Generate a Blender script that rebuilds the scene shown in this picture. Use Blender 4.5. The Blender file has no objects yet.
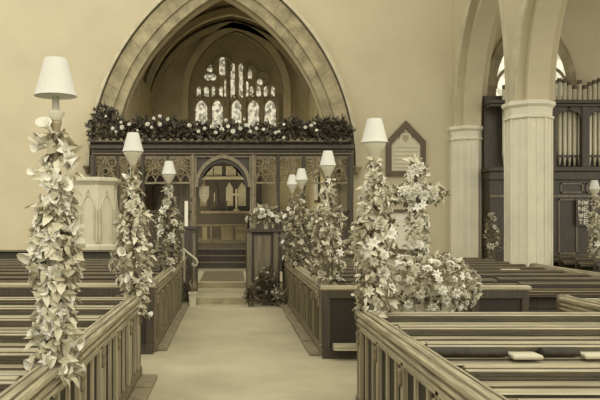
import bpy, bmesh, math, random
from math import sin, cos, pi, sqrt
from mathutils import Vector, Matrix
random.seed(7)
C = bpy.context.scene.collection
ROOTLOC = {}

# ------------------------------------------------------------------ materials
def lin(c):
    c /= 255.0
    return c/12.92 if c <= .04045 else ((c+.055)/1.055)**2.4
def rgba(t, k=1.0):
    g=.35*t[0]+.5*t[1]+.15*t[2]; t=[c*.77+g*.23 for c in t]
    return (lin(t[0])*k, lin(t[1])*k, lin(t[2])*k, 1)
def mat(name, col, rough=.7, var=.12, scale=6.0, bump=0.0, stretch=(1,1,1), spec=.4, metal=0.0, two=None):
    m = bpy.data.materials.new(name); m.use_nodes = True
    nt = m.node_tree; b = nt.nodes['Principled BSDF']
    b.inputs['Roughness'].default_value = rough
    b.inputs['Metallic'].default_value = metal
    b.inputs['Specular IOR Level'].default_value = spec
    tc = nt.nodes.new('ShaderNodeTexCoord'); mp = nt.nodes.new('ShaderNodeMapping')
    mp.inputs['Scale'].default_value = stretch
    nt.links.new(tc.outputs['Object'], mp.inputs['Vector'])
    n = nt.nodes.new('ShaderNodeTexNoise'); n.inputs['Scale'].default_value = scale
    n.inputs['Detail'].default_value = 5; n.inputs['Roughness'].default_value = .6
    nt.links.new(mp.outputs['Vector'], n.inputs['Vector'])
    r = nt.nodes.new('ShaderNodeValToRGB')
    r.color_ramp.elements[0].position = .3; r.color_ramp.elements[1].position = .7
    if two:
        r.color_ramp.elements[0].color = rgba(two); r.color_ramp.elements[1].color = rgba(col)
    else:
        r.color_ramp.elements[0].color = rgba(col, 1-var*1.5); r.color_ramp.elements[1].color = rgba(col, 1+var)
    nt.links.new(n.outputs['Fac'], r.inputs['Fac'])
    nt.links.new(r.outputs['Color'], b.inputs['Base Color'])
    if bump:
        bp = nt.nodes.new('ShaderNodeBump'); bp.inputs['Strength'].default_value = bump
        bp.inputs['Distance'].default_value = .02
        nt.links.new(n.outputs['Fac'], bp.inputs['Height']); nt.links.new(bp.outputs['Normal'], b.inputs['Normal'])
    return m
def glow(name, col, strength, scale=5.0, low=.35):
    """lit leaded glass: daylight behind small coloured quarries"""
    m = bpy.data.materials.new(name); m.use_nodes = True
    nt = m.node_tree; b = nt.nodes['Principled BSDF']
    tc = nt.nodes.new('ShaderNodeTexCoord')
    v = nt.nodes.new('ShaderNodeTexVoronoi'); v.inputs['Scale'].default_value = scale
    nt.links.new(tc.outputs['Object'], v.inputs['Vector'])
    bw = nt.nodes.new('ShaderNodeRGBToBW'); nt.links.new(v.outputs['Color'], bw.inputs['Color'])
    r = nt.nodes.new('ShaderNodeValToRGB')
    r.color_ramp.elements[0].position = .25; r.color_ramp.elements[1].position = .65
    r.color_ramp.elements[0].color = rgba(col, low); r.color_ramp.elements[1].color = rgba(col)
    nt.links.new(bw.outputs['Val'], r.inputs['Fac'])
    b.inputs['Base Color'].default_value = (.1,.09,.06,1)
    b.inputs['Roughness'].default_value = .3
    nt.links.new(r.outputs['Color'], b.inputs['Emission Color'])
    b.inputs['Emission Strength'].default_value = strength
    return m

M = dict(
 plaster = mat('plaster', (184,168,123), .9, .05, .7, .05),
 stone   = mat('stone', (184,171,128), .85, .12, 2.2, .25),
 archstone = mat('arch_stone', (150,134,90), .9, .3, 2.5, .5),
 pierstone = mat('pier_stone', (206,196,158), .85, .07, 1.6, .15),
 pulpit  = mat('pulpit_stone', (192,181,140), .8, .05, 3, .1),
 floor   = mat('floor_stone', (170,156,112), .55, .12, 1.1, .08),
 kerb    = mat('kerb_stone', (134,119,79), .8, .2, 8, .3),
 tile    = mat('tile_floor', (112,98,62), .5, .15, 7, .05),
 dim     = mat('chancel_plaster', (192,176,130), .9, .12, 1.2, .1),
 roofwood= mat('roof_wood', (128,111,72), .8, .15, 3, .1, (1,.15,1)),
 oakrail = mat('lit_oak_rail', (158,143,100), .4, .45, 9, .15, (6,.25,6), .5),  # same oak as the panels; light on the rails put into its colour
 oaktop  = mat('lit_oak_cross_grain', (172,158,115), .38, .3, 9, .12, (.25,6,6), .5),  # lit tops of caps and ledges put into a paler oak
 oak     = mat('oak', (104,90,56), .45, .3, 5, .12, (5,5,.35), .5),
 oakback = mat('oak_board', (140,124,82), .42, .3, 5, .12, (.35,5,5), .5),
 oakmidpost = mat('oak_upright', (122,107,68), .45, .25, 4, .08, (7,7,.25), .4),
 oakfar  = mat('shaded_oak_far_rail', (116,101,63), .42, .3, 7, .12, (.25,6,6), .5),  # darker copy of the cap oak: shading of far pews put into colour
 oakmid  = mat('shaded_oak_board', (84,71,42), .45, .3, 6, .12, (.3,6,6), .5),  # shadow lines between caps and ledges painted as dark boards
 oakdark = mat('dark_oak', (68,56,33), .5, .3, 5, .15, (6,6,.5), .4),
 panel   = mat('shaded_oak_panel', (46,38,21), .55, .12, 5, .05, (6,6,.3), .3),  # recess shade of the panels put into a near-black oak
 oakpost = mat('lit_oak_upright', (156,141,98), .42, .25, 4, .08, (7,7,.25), .4),  # paler copy of the oak: lit mullions and buttresses against shaded panels
 sidefaint = glow('dim_window_glass', (200,188,145), .4, 6.0, .5),
 screen  = mat('screen_oak', (68,56,31), .5, .25, 5, .15, (4,4,.6), .4),
 carve   = mat('carved_oak', (122,106,68), .5, .25, 8, .15, (1,1,1), .4),
 void    = mat('deep_brown', (52,43,25), .7, .2, 4),
 shade   = mat('white_lamp_shade', (192,187,162), .8, .02, 4),
 glass   = mat('opal_glass', (184,175,138), .3, .04, 4),
 iron    = mat('brass_pole', (140,122,80), .4, .2, 9, 0, (1,1,1), .5, .3),
 railiron= mat('bright_iron', (168,156,118), .4, .1, 9, 0, (1,1,1), .5, .2),
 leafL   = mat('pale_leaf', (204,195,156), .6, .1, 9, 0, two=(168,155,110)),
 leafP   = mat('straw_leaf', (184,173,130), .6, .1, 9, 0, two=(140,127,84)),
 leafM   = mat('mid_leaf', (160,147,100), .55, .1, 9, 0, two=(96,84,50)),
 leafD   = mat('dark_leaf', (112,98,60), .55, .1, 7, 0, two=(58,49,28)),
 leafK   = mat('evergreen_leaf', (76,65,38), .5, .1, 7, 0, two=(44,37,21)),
 white   = mat('white_petal', (210,203,172), .7, .04, 9),
 cream   = mat('cream_petal', (188,178,138), .7, .08, 9),
 metal   = mat('pipe_metal', (200,190,150), .45, .1, 3, 0, (3,3,.3), .5, .15),
 paper   = mat('paper', (186,175,134), .8, .04, 6),
 marble  = mat('marble', (212,204,170), .6, .04, 4),
 hatch   = mat('painted_board', (192,180,138), .7, .06, 4),
 hatchfr = mat('brown_frame', (92,76,44), .6, .12, 5),
 faint   = mat('faded_paint', (158,143,100), .7, .1, 5),
 cushion = mat('dark_cushion', (56,47,29), .9, .35, 14, .4),
 pot     = mat('clay_pot', (98,84,52), .8, .2, 5, .1),
 potw    = mat('white_pot', (186,176,136), .6, .06, 5),
 cloth   = mat('frontal_cloth', (140,125,82), .8, .15, 3, 0, (14,1,.2)),
 brass   = mat('pale_brass', (196,184,138), .4, .1, 5, 0, (1,1,1), .5, .2),
 eastglass = glow('east_window_glass', (226,214,172), .62, 9.0, .25),
 addedglow = glow('added_chancel_glow', (226,216,180), 19.0, 3.0, .6),  # added glow, no real source; lights the chancel walls and roof
 aisleglass = glow('aisle_window_glass', (226,216,176), .9, 6.0, .5),
)

# ------------------------------------------------------------------ mesh builder
class MB:
    def __init__(s): s.v=[]; s.f=[]
    def add(s, vs, fs):
        o=len(s.v); s.v.extend([tuple(v) for v in vs]); s.f.extend([tuple(i+o for i in f) for f in fs]); return s
    def box(s,x0,x1,y0,y1,z0,z1):
        return s.add([(x0,y0,z0),(x1,y0,z0),(x1,y1,z0),(x0,y1,z0),(x0,y0,z1),(x1,y0,z1),(x1,y1,z1),(x0,y1,z1)],
              [(0,3,2,1),(4,5,6,7),(0,1,5,4),(1,2,6,5),(2,3,7,6),(3,0,4,7)])
    def prism(s, poly, ax, a0, a1):
        n=len(poly)
        def P(p,a): return (a,p[0],p[1]) if ax=='x' else (p[0],a,p[1]) if ax=='y' else (p[0],p[1],a)
        vs=[P(p,a0) for p in poly]+[P(p,a1) for p in poly]
        fs=[tuple(range(n)), tuple(range(2*n-1,n-1,-1))]+[(i,i+n,(i+1)%n+n,(i+1)%n) for i in range(n)]
        return s.add(vs,fs)
    def band(s, ca, cb, y0, y1):
        """solid strip between two curves (x,z) of equal length, extruded in y"""
        n=len(ca); vs=[]
        for a,b in zip(ca,cb): vs += [(a[0],y0,a[1]),(b[0],y0,b[1]),(b[0],y1,b[1]),(a[0],y1,a[1])]
        fs=[]
        for i in range(n-1):
            o=4*i
            for k in range(4): fs.append((o+k,o+(k+1)%4,o+4+(k+1)%4,o+4+k))
        fs += [(0,3,2,1),(4*n-4,4*n-3,4*n-2,4*n-1)]
        return s.add(vs,fs)
    def lathe(s, prof, c, n=16, a0=0.0):
        vs=[]; fs=[]
        for r,z in prof:
            for k in range(n):
                a=a0+2*pi*k/n; vs.append((c[0]+r*cos(a), c[1]+r*sin(a), c[2]+z))
        for i in range(len(prof)-1):
            for k in range(n): fs.append((i*n+k,i*n+(k+1)%n,(i+1)*n+(k+1)%n,(i+1)*n+k))
        fs.append(tuple(range(n-1,-1,-1))); fs.append(tuple((len(prof)-1)*n+k for k in range(n)))
        return s.add(vs,fs)
    def tube(s, pts, r, n=6, closed=False):
        pts=[Vector(p) for p in pts]; m=len(pts); vs=[]; fs=[]
        for i,p in enumerate(pts):
            if closed: d=pts[(i+1)%m]-pts[i-1]
            else: d=pts[min(i+1,m-1)]-pts[max(i-1,0)]
            d.normalize(); up=Vector((0,1,0)) if abs(d.y)<.9 else Vector((1,0,0))
            u=d.cross(up).normalized(); w=d.cross(u)
            rr=r[i] if isinstance(r,(list,tuple)) else r
            for k in range(n):
                a=2*pi*k/n; vs.append(p+u*(rr*cos(a))+w*(rr*sin(a)))
        L=m if closed else m-1
        for i in range(L):
            j=(i+1)%m
            for k in range(n): fs.append((i*n+k,i*n+(k+1)%n,j*n+(k+1)%n,j*n+k))
        if not closed: fs += [tuple(range(n-1,-1,-1)), tuple((m-1)*n+k for k in range(n))]
        return s.add(vs,fs)
    def leaf(s, p, d, nrm, L, W, droop=.25, fold=.2):
        p=Vector(p); d=Vector(d).normalized(); nrm=Vector(nrm); nrm=(nrm-d*nrm.dot(d))
        if nrm.length<1e-4: nrm=d.orthogonal()
        nrm.normalize(); sd=d.cross(nrm)
        mid=p+d*L*.45-nrm*0; tip=p+d*L-nrm*L*droop
        l=p+d*L*.4+sd*W*.5+nrm*W*fold; r=p+d*L*.4-sd*W*.5+nrm*W*fold
        l2=p+d*L*.75+sd*W*.32-nrm*(L*droop*.5-W*fold*.5); r2=p+d*L*.75-sd*W*.32-nrm*(L*droop*.5-W*fold*.5)
        m2=p+d*L*.75-nrm*L*droop*.5
        return s.add([p,l,mid,r,l2,m2,r2,tip],[(0,2,1),(0,3,2),(1,2,5,4),(2,3,6,5),(4,5,7),(5,6,7)])
    def build(s, name, m, parent=None, bevel=0, smooth=False, loc=None, recalc=True):
        me=bpy.data.meshes.new(name)
        if parent is not None: base=Vector(ROOTLOC[parent.name])
        else: base=Vector(loc) if loc else Vector((0,0,0))
        me.from_pydata([Vector(v)-base for v in s.v],[],s.f); me.update()
        if recalc:
            b=bmesh.new(); b.from_mesh(me); bmesh.ops.recalc_face_normals(b,faces=b.faces); b.to_mesh(me); b.free()
        if smooth:
            for p in me.polygons: p.use_smooth=True
        me.materials.append(m if not isinstance(m,str) else M[m])
        o=bpy.data.objects.new(name,me); C.objects.link(o)
        if parent is not None: o.parent=parent; ROOTLOC[o.name]=ROOTLOC[parent.name]
        else: o.location=base; ROOTLOC[o.name]=tuple(base)
        if bevel:
            md=o.modifiers.new('bev','BEVEL'); md.width=bevel; md.segments=2; md.limit_method='ANGLE'
        return o
def thing(name,label,cat,loc=(0,0,0),group=None):
    o=bpy.data.objects.new(name,None); C.objects.link(o); o.location=loc; o.empty_display_size=.1
    ROOTLOC[o.name]=tuple(loc); return tag(o,label,cat,group)
def tag(o,label,cat,group=None):
    o['label']=label; o['category']=cat
    if group: o['group']=group
    return o
def struct(name,mb,m,parent=None,**k):
    o=mb.build(name,m,parent,**k)
    if parent is None: o['kind']='structure'
    return o
def pointed(cx,a,r,z0,n=12):
    """pointed arch, left springing -> apex -> right springing, as (x,z)"""
    R=(a*a+r*r)/(2*a); out=[]
    th=math.asin(min(1,r/R))
    for i in range(n+1):
        t=th*i/n; out.append((cx-a+R-R*cos(t), z0+R*sin(t)))
    return out+[(2*cx-x,z) for x,z in reversed(out[:-1])]
def ring3(cx,cz,y,r,n=14): return [(cx+r*cos(2*pi*k/n),y,cz+r*sin(2*pi*k/n)) for k in range(n)]

ORD=['first','second','third','fourth','fifth','sixth','seventh','eighth','ninth','tenth','eleventh','twelfth']

# ------------------------------------------------------------------ setting: floor, walls, arches
WY=21.2   # west face of the east wall
struct('floor', MB().box(-12,15,-3,31,-.1,0), 'floor')
kb=MB()
for (x0,x1,y0,y1) in ((-.98,-.80,2.2,7.95),(-1.02,-.84,9.6,16),(1.02,1.2,9.25,16),(1.02,1.2,2.2,6.65)):
    y=y0; 
    while y<y1-.1:
        l=min(random.uniform(.32,.5),y1-y); kb.box(x0,x1,y+.012,y+l,0,.05+random.uniform(-.012,.012)); y+=l
o=struct('trim_1', kb, 'kerb', bevel=.012)
# raised platform and steps towards the screen
struct('floor_platform', MB().box(-.74,.36,14.95,16.7,0,.14).box(-3.2,2.8,16.7,22,0,.14).box(-3.2,2.8,17.0,22,.14,.28), 'floor')
struct('floor_platform_paving', MB().box(-.72,.36,17.3,20.6,.28,.292), 'tile')

struct('trim_11', MB().box(-.745,.365,14.93,14.96,.0,.125).box(-3.2,2.8,16.985,17.0,.14,.265), 'archstone')
# east wall with chancel arch opening
AC,AA,AZ,AR=-.22,3.2,3.3,5.15
arch=pointed(AC,AA,AR,AZ,16); half=len(arch)//2
def wall_half(curve_left,xo):
    return [(xo,0),(curve_left[0][0],0)]+curve_left+[(curve_left[-1][0],13),(xo,13)]
w=MB()
w.prism(wall_half(arch[:half+1],-12),'y',WY,WY+.7)
w.prism([(15-0,0),(arch[-1][0],0)]+list(reversed(arch[half:]))+[(arch[half][0],13),(15,13)],'y',WY,WY+.7)
struct('wall_east', w, 'plaster')
# arch mouldings: blocks of stone in three orders
def voussoirs(mb, cx,a,r,z0,wd,y0,y1,n,jit=.006,gap=.003,off=0.0):
    inner=pointed(cx,a+off,r+off*1.25,z0,60); outer=pointed(cx,a+off+wd,r+(off+wd)*1.25,z0,60)
    N=len(inner)
    ed=[int(round(i*(N-1)/n)) for i in range(n+1)]
    for i in range(n):
        i0,i1=ed[i],ed[i+1]; j=random.uniform(-jit,jit)
        ca=list(inner[i0:i1+1]); cb=list(outer[i0:i1+1])
        def sh(c):
            c=list(c); p,q=c[0],c[1]; L=sqrt((q[0]-p[0])**2+(q[1]-p[1])**2); t=min(.4,gap/L)
            c[0]=(p[0]+(q[0]-p[0])*t,p[1]+(q[1]-p[1])*t); return c
        mb.band(sh(ca),sh(cb),y0+j,y1)
v1=MB(); voussoirs(v1,AC,AA,AR,AZ,.27,WY-.10,WY+.2,34,off=-.03)
v2=MB(); voussoirs(v2,AC,AA,AR,AZ,.40,WY-.17,WY+.05,30,off=.24)
v3=MB(); voussoirs(v3,AC,AA,AR,AZ,.09,WY-.26,WY+.05,26,.004,.003,off=.68)
# jambs below the springing
for mb,o0,o1,yy in ((v1,-.03,.24,.10),(v2,.24,.64,.17)):
    zb=0
    z=zb
    while z<AZ-.01:
        h=min(.48,AZ-z)
        for s in (-1,1):
            xa,xb=AC+s*(AA+o0),AC+s*(AA+o1); mb.box(min(xa,xb),max(xa,xb),WY-yy,WY+.1,z+.01,z+h)
        z+=h
struct('trim_2', v1, 'archstone', bevel=.006); struct('trim_3', v2, 'archstone', bevel=.006); struct('trim_4', v3, 'stone', bevel=.005)
for s in (-1,1):
    cb=MB().lathe([(.02,-.2),(.06,-.16),(.1,-.05),(.15,0),(.15,.05)],(AC+s*(AA+.73),WY-.16,3.28),10)
    tag(cb.build('corbel','hatchfr' if s<0 else 'archstone',loc=(AC+s*(AA+.73),WY-.16,3.28)),
        'small dark cup-shaped corbel at the foot of the arch hood above the pulpit' if s<0 else 'small stone corbel at the foot of the arch hood beside the hatchment','corbel')

# chancel: walls, floor, roof, east end
CY=30.5; CX=.2
struct('floor_chancel', MB().box(-3.4,3.8,22.7,CY,.8,1.03), 'tile')
st=MB()
for k in range(4): st.box(-3.3,3.2,21.9+.27*k,23,.28 if k==0 else .28+.19*k-.02,.28+.19*(k+1)-.03)
sn=MB()
for k in range(4): sn.box(-3.3,3.2,21.86+.27*k,22.2+.27*k,.28+.19*(k+1)-.03,.28+.19*(k+1))
struct('floor_chancel_steps', st,'oakdark'); struct('trim_5', sn,'carve')
struct('wall_chancel_north', MB().box(-3.6,-3.25,21.9,CY+.3,0,7), 'dim')
struct('wall_chancel_south', MB().box(3.3,3.65,21.9,CY+.3,0,7), 'dim')
struct('wall_chancel_east', MB().box(-3.6,3.8,CY,CY+.4,0,11), 'dim')
rc=pointed(.03,3.5,4.0,6.2,14); rc2=pointed(.03,3.75,4.3,6.2,14)
struct('ceiling_chancel', MB().band(rc,rc2,21.9,CY+.3), 'roofwood')
for k,yy in enumerate((23.4,25.8,28.2,30.2)):
    ri=pointed(.03,3.27,3.72,6.1,14); ro=pointed(.03,3.49,3.98,6.1,14)
    struct('trim_%d'%(6+k), MB().band(ri,ro,yy,yy+.28), 'dim')

# east window
wx=lambda px:(px-230)/720*CY
wz=lambda py:1.75+(220-py)/720*CY
WC=wx(236)
slab=MB(); oc=pointed(WC,2.05,2.75,wz(95),10)
slab.prism([(oc[0][0],wz(142))]+oc+[(oc[-1][0],wz(142))],'y',CY-.12,CY+.02)
win=struct('window_1', slab,'faint')
win['label']='five-light traceried east window glowing behind the chancel arch'
wr=MB(); 
ic=pointed(WC,2.0,2.7,wz(95),12); ocx=pointed(WC,2.3,3.05,wz(95),12)
wr.band(ic,ocx,CY-.3,CY)
for s in (-1,1): wr.box(min(WC+s*2.0,WC+s*2.3),max(WC+s*2.0,WC+s*2.3),CY-.3,CY,wz(142),wz(95))
wr.build('window_surround','dim',win)
def light(px,w_px,y_top,y_bot,kind='lancet'):
    x=wx(px); w_=w_px*1.1/720*CY/2; zt,zb=wz(y_top),wz(y_bot); mb=MB()
    if kind=='lancet':
        r=min(w_*1.5,(zt-zb)*.5); c=pointed(x,w_,r,zt-r,6)
        mb.prism([(x-w_,zb)]+c+[(x+w_,zb)],'y',CY-.15,CY-.1)
    elif kind=='trefoil':
        for dx,dz in ((0,.32),(-.27,-.12),(.27,-.12)):
            mb.prism([(x+dx*w_*1.6+w_*.55*cos(a*pi/5),(zt+zb)/2+dz*(zt-zb)+w_*.55*sin(a*pi/5)) for a in range(10)],'y',CY-.15,CY-.1)
    mb.build('pane','eastglass',win)
for px,w_ in ((201.5,10.5),(217.5,9.5),(236.5,8.5),(253.5,10),(270,10)): light(px,w_,101,138)
for px,w_ in ((199,3.4),(206.5,4.2),(213.5,3),(221,3),(251.5,3),(258.5,4),(265.8,4),(272.8,3)): light(px,w_,87,97)
for px in (232.7,240.8): light(px,3.6,64,98)
light(222.3,5.2,57.5,77); light(210.5,11,66,85,'trefoil'); light(249.8,3.6,70,79); light(259.5,5,79,86); light(226,3,80,97); light(246.6,3,82,97)
mu=MB()
for px in (194.3,209.7,227.3,244.8,262.2,277.7): mu.box(wx(px)-.05,wx(px)+.05,CY-.24,CY-.1,wz(142),wz(98 if px not in(227.3,244.8) else 66))
mu.box(wx(192),wx(280),CY-.22,CY-.1,wz(99.8)-.03,wz(99.8)+.03)
for px in (201.5,217.5,236.5,253.5,270):
    c=pointed(wx(px),.32,.5,wz(107),6); mu.tube([(x,CY-.18,z) for x,z in c],.035,5)
mu.tube([(x,CY-.18,z) for x,z in pointed(WC,1.95,2.6,wz(95),10)],.05,5)
for cx,cz,rr in ((210.5,76,.36),(262,80,.3),(222.3,67,.42),(249.8,74,.3)): mu.tube(ring3(wx(cx),wz(cz),CY-.18,rr),.03,5,True)
mu.build('mullion','faint',win)
# unseen glowing pane added low in the chancel side wall to brighten the chancel
sw=struct('added_glow_frame', MB().box(-3.3,-3.2,23.0,29.2,1.08,1.98),'hatchfr')
MB().box(-3.2,-3.19,23.1,29.1,1.14,1.92).build('pane','addedglow',sw)
sw=struct('window_4', MB().box(3.22,3.31,26.3,27.5,2.4,3.5),'hatchfr')
MB().box(3.21,3.22,26.4,27.4,2.5,3.4).build('pane','sidefaint',sw)

for nm,lb,bx in (('choir_panelling','dark oak panelling on the chancel wall seen through the left screen lights',(-3.24,-3.14,22.8,29.8,2.02,3.5)),('choir_panelling','dark oak panel beside the reredos seen through the left screen lights',(-3.1,-1.75,30.3,30.44,1.03,3.6))):
    t=thing(nm,lb,'panelling',(bx[0],bx[2],bx[4])); MB().box(*bx).build('board','oakdark',t)
    f=MB(); n=6
    for k in range(n+1):
        if bx[1]-bx[0]<.5:
            y=bx[2]+(bx[3]-bx[2])*k/n; f.box(bx[1],bx[1]+.03,y-.04,y+.04,bx[4],bx[5])
        else:
            x=bx[0]+(bx[1]-bx[0])*k/n; f.box(x-.03,x+.03,bx[2]-.03,bx[2],bx[4],bx[5])
    f.box(bx[0]-.0,bx[1]+.05,bx[2]-.04,bx[3],bx[5],bx[5]+.07).build('stiles','screen',t)
# reredos, altar, rails
def W(px,py,D): return ((px-230)/720*D, 1.75+(220-py)/720*D)
rr=thing('reredos','panelled reredos with pale panels standing behind the altar','reredos',(0,30,1.03))
x0=W(198,0,30)[0]; x1=W(252,0,30)[0]
MB().box(x0-.5,x1+.4,30.1,30.45,1.03,4.35).build('back_board','screen',rr)
for a,b in ((204,213),(213.8,222),(226,236),(238,247)):
    xa,zt=W(a,166,30); xb,zb=W(b,176,30); MB().box(xa,xb,30.06,30.12,zb,zt).build('upper_panel','stone',rr)
for a,b,m_ in ((200,207,'carve'),(209,218,'screen'),(226,233,'stone'),(238,246,'stone')):
    xa,zt=W(a,182,30); xb,zb=W(b,206,30); MB().prism([(xa,zb),(xb,zb),(xb,zt-.25),((xa+xb)/2,zt),(xa,zt-.25)],'y',30.05,30.12).build('arched_panel',m_,rr)
xa,zt=W(201,176.5,30); xb,zb=W(247,179.5,30); MB().box(xa,xb,29.95,30.2,zb,zt).build('cornice','stone',rr)
al=thing('altar','long draped altar below the reredos, its pale top edge catching light','altar',(.1,29.3,1.03))
xa,zt=W(201,211,29); xb,zb=W(249,213.4,29)
MB().box(xa,xb,28.9,29.7,zb,zt).build('altar_top','carve',al)
MB().box(xa+.05,xb-.05,29.0,29.7,1.03,zb).build('altar_frontal','oakdark',al)
cr=thing('altar_cross','tall pale cross standing on the altar right of centre','cross',(.22,29.3,zt))
xc=W(236.3,0,29.3)[0]; zc=W(0,189,29.3)[1]
MB().lathe([(.14,0),(.12,.05),(.05,.1),(.05,.14)],(xc,29.3,zt),10).build('foot','brass',cr)
MB().box(xc-.035,xc+.035,29.27,29.33,zt+.1,zc).build('shaft','brass',cr)
MB().box(xc-.2,xc+.2,29.27,29.33,zc-.26,zc-.19).build('cross_arm','brass',cr)
for px in (214.5,226.5):
    c=thing('altar_candlestick','slim dark candlestick on the altar '+('left of the cross near the shield' if px<220 else 'close to the left of the cross'),'candlestick',(W(px,0,29.3)[0],29.3,zt))
    x=W(px,0,29.3)[0]
    MB().lathe([(.09,0),(.07,.03),(.02,.06),(.03,.2),(.015,.3),(.05,.42)],(x,29.3,zt),10).build('stem','hatchfr',c)
    MB().lathe([(.018,.42),(.018,.75)],(x,29.3,zt),8).build('candle','cream',c)
cmr=thing('communion_rail','communion rail with pale top bar and turned posts before the altar','rail',(.1,26,1.03))
xa,zt=W(197,224.3,26); xb,zb=W(247,226,26)
MB().box(xa,xb,25.95,26.07,zb,zt).build('top_bar','carve',cmr)
for px in (203,211,222,236,246):
    x=W(px,0,26)[0]; MB().box(x-.03,x+.03,25.97,26.03,1.03,zb).build('post','carve',cmr)
for a,b,m_ in ((203.5,207,'cloth'),(222.5,233,'cloth'),(237,245,'cloth')):
    MB().box(W(a,0,26.3)[0],W(b,0,26.3)[0],26.25,26.32,1.03,zb-.03).build('curtain',m_,cmr)

# nave arcade on the south side
PX,PR=6.94,.46
def octo(cx,cy,r): return [(cx+r/cos(pi/8)*cos(pi/8+k*pi/4), cy+r/cos(pi/8)*sin(pi/8+k*pi/4)) for k in range(8)]
def pier(cy,cz,parent_name,lean=0.0,half_=False):
    sh=MB(); n=8
    def ring(r,z):
        return [(x,y,z) for x,y in octo(PX,cy,r)]
    prof=[(PR+.16,0),(PR+.16,.35),(PR+.04,.45),(PR+.02,.5),(PR,.52),(PR,cz-.42)]
    vs=[];fs=[]
    for r,z in prof: vs+=ring(r,z)
    for i in range(len(prof)-1):
        for k in range(8): fs.append((i*8+k,i*8+(k+1)%8,i*8+8+(k+1)%8,i*8+8+k))
    fs.append(tuple(range(8))); fs.append(tuple(range(len(prof)*8-8,len(prof)*8)))
    sh.add(vs,fs)
    for x,y in octo(PX,cy,PR+.005): sh.tube([(x,y,.5),(x,y,cz-.4)],.028,6)
    for k in range(8):
        p,q=octo(PX,cy,PR)[k],octo(PX,cy,PR)[(k+1)%8]; sh.tube([((p[0]+q[0])/2,(p[1]+q[1])/2,.5),((p[0]+q[0])/2,(p[1]+q[1])/2,cz-.4)],.018,6)
    o=struct(parent_name,sh,'pierstone')
    prof=[(PR,-.42),(PR+.05,-.40),(PR+.05,-.36),(PR+.01,-.33),(PR+.02,-.16),(PR+.08,-.1),(PR+.08,-.02),(PR+.02,0)]
    cp=MB(); vs=[];fs=[]
    for r,z in prof: vs+=ring(r,cz+z)
    for i in range(len(prof)-1):
        for k in range(8): fs.append((i*8+k,i*8+(k+1)%8,i*8+8+(k+1)%8,i*8+8+k))
    fs.append(tuple(range(8))); fs.append(tuple(range(len(prof)*8-8,len(prof)*8)))
    cp.add(vs,fs); cp.build('capital','pierstone',o)
    return o
pier(16.75,4.48,'pillar_1'); pier(WY,4.48,'pillar_2'); pier(11.5,4.48,'pillar_3')
AZ2=4.48
def pointed2(y0,y1,ap,r,z0,n=14):
    l=pointed(0,ap-y0,r,z0,n)[:n+1]; rr=pointed(0,y1-ap,r,z0,n)[n:]
    return [(ap+u,z) for u,z in l]+[(ap+u,z) for u,z in rr[1:]]
BAYS=((11.5,16.75,14.1,3.3),(16.75,WY,18.15,3.8))
def arcade_wall():
    w=MB()
    for ya,yb,c,r in BAYS:
        cv=pointed2(ya+PR-.03,yb-PR+.03,c,r,AZ2); h=len(cv)//2
        cv2=pointed2(ya+PR-.15,yb-PR+.2,c,r+.25,AZ2)
        for (cu,xl,xr) in ((cv2,6.54,6.74),(cv,6.74,7.24),(cv2,7.24,7.44)):
            L=[(ya,AZ2)]+cu[:h+1]+[(c,13),(ya,13)]; R=[(yb,AZ2)]+list(reversed(cu[h:]))+[(c,13),(yb,13)]
            w.prism(L,'x',xl,xr); w.prism(R,'x',xl,xr)
    w.box(6.54,7.44,10,11.5,AZ2,13)
    return w
struct('wall_arcade', arcade_wall(),'plaster')
vv=MB()
for ya,yb,c,r in BAYS:
    i2=pointed2(ya+PR-.15,yb-PR+.18,c,r+.23,AZ2); o2=pointed2(ya+PR-.35,yb-PR+.5,c,r+.65,AZ2)
    tmp=MB().band(i2,o2,6.52,6.57)
    vv.add([(y,x,z) for x,y,z in tmp.v],tmp.f)
struct('trim_10', vv,'stone')
struct('ceiling_aisle_added', MB().prism([(7.44,10.4),(15,8.6),(15,8.8),(7.44,10.6)],'y',9,WY), 'roofwood')  # unseen aisle roof put in to block light and darken the organ end
# aisle east window
wcx=8.85
aw=thing('window_3','pointed aisle window rising behind the organ pipes','window',(wcx,WY,0)); del aw['category']; aw['kind']='structure'
ic=pointed(wcx,1.05,1.9,5.6,12); oc=pointed(wcx,1.32,2.25,5.6,12)
MB().band(ic,oc,WY-.1,WY+.02).box(wcx-1.32,wcx-1.05,WY-.1,WY,3,5.6).box(wcx+1.05,wcx+1.32,WY-.1,WY,3,5.6).build('window_surround','archstone',aw)
MB().prism([(wcx-1.05,3)]+ic+[(wcx+1.05,3)],'y',WY-.03,WY-.01).build('pane','aisleglass',aw)
am=MB()
for s in (-.36,.36): am.box(wcx+s-.05,wcx+s+.05,WY-.09,WY-.02,3,6.3)
for k in (-1,0,1): am.tube([(x,WY-.06,z) for x,z in pointed(wcx+k*.7,.35,.6,5.6,6)],.05,5)
am.tube(ring3(wcx,6.8,WY-.06,.34),.05,5,True)
am.build('tracery','archstone',aw)

# ------------------------------------------------------------------ rood screen
SY=20.6
S=lambda px:(px-230)/720*SY
SZ=lambda py:1.75+(220-py)/720*SY
scr=thing('rood_screen','wide dark carved oak rood screen spanning the foot of the chancel arch','screen',(AC,SY,.28))
XL,XR=S(93),S(351)
cor=MB().box(XL-.08,XR+.08,SY-.22,SY+.2,SZ(149.5),SZ(146)).box(XL-.03,XR+.03,SY-.14,SY+.15,SZ(152.5),SZ(149.5)).box(XL,XR,SY-.09,SY+.1,SZ(156),SZ(152.5))
cor.box(XL-.05,XR+.05,SY-.26,SY+.24,SZ(143.5),SZ(142)).box(XL,XR,SY-.12,SY+.15,SZ(146),SZ(143.5))
cor.build('cornice','screen',scr,bevel=.02)
cst=MB(); cst.box(XL,XR,SY-.23,SY-.17,SZ(142.2),SZ(141.2)); x=XL
while x<XR:
    cst.box(x,x+.09,SY-.25,SY-.15,SZ(142),SZ(139.5)); x+=.2
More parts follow.
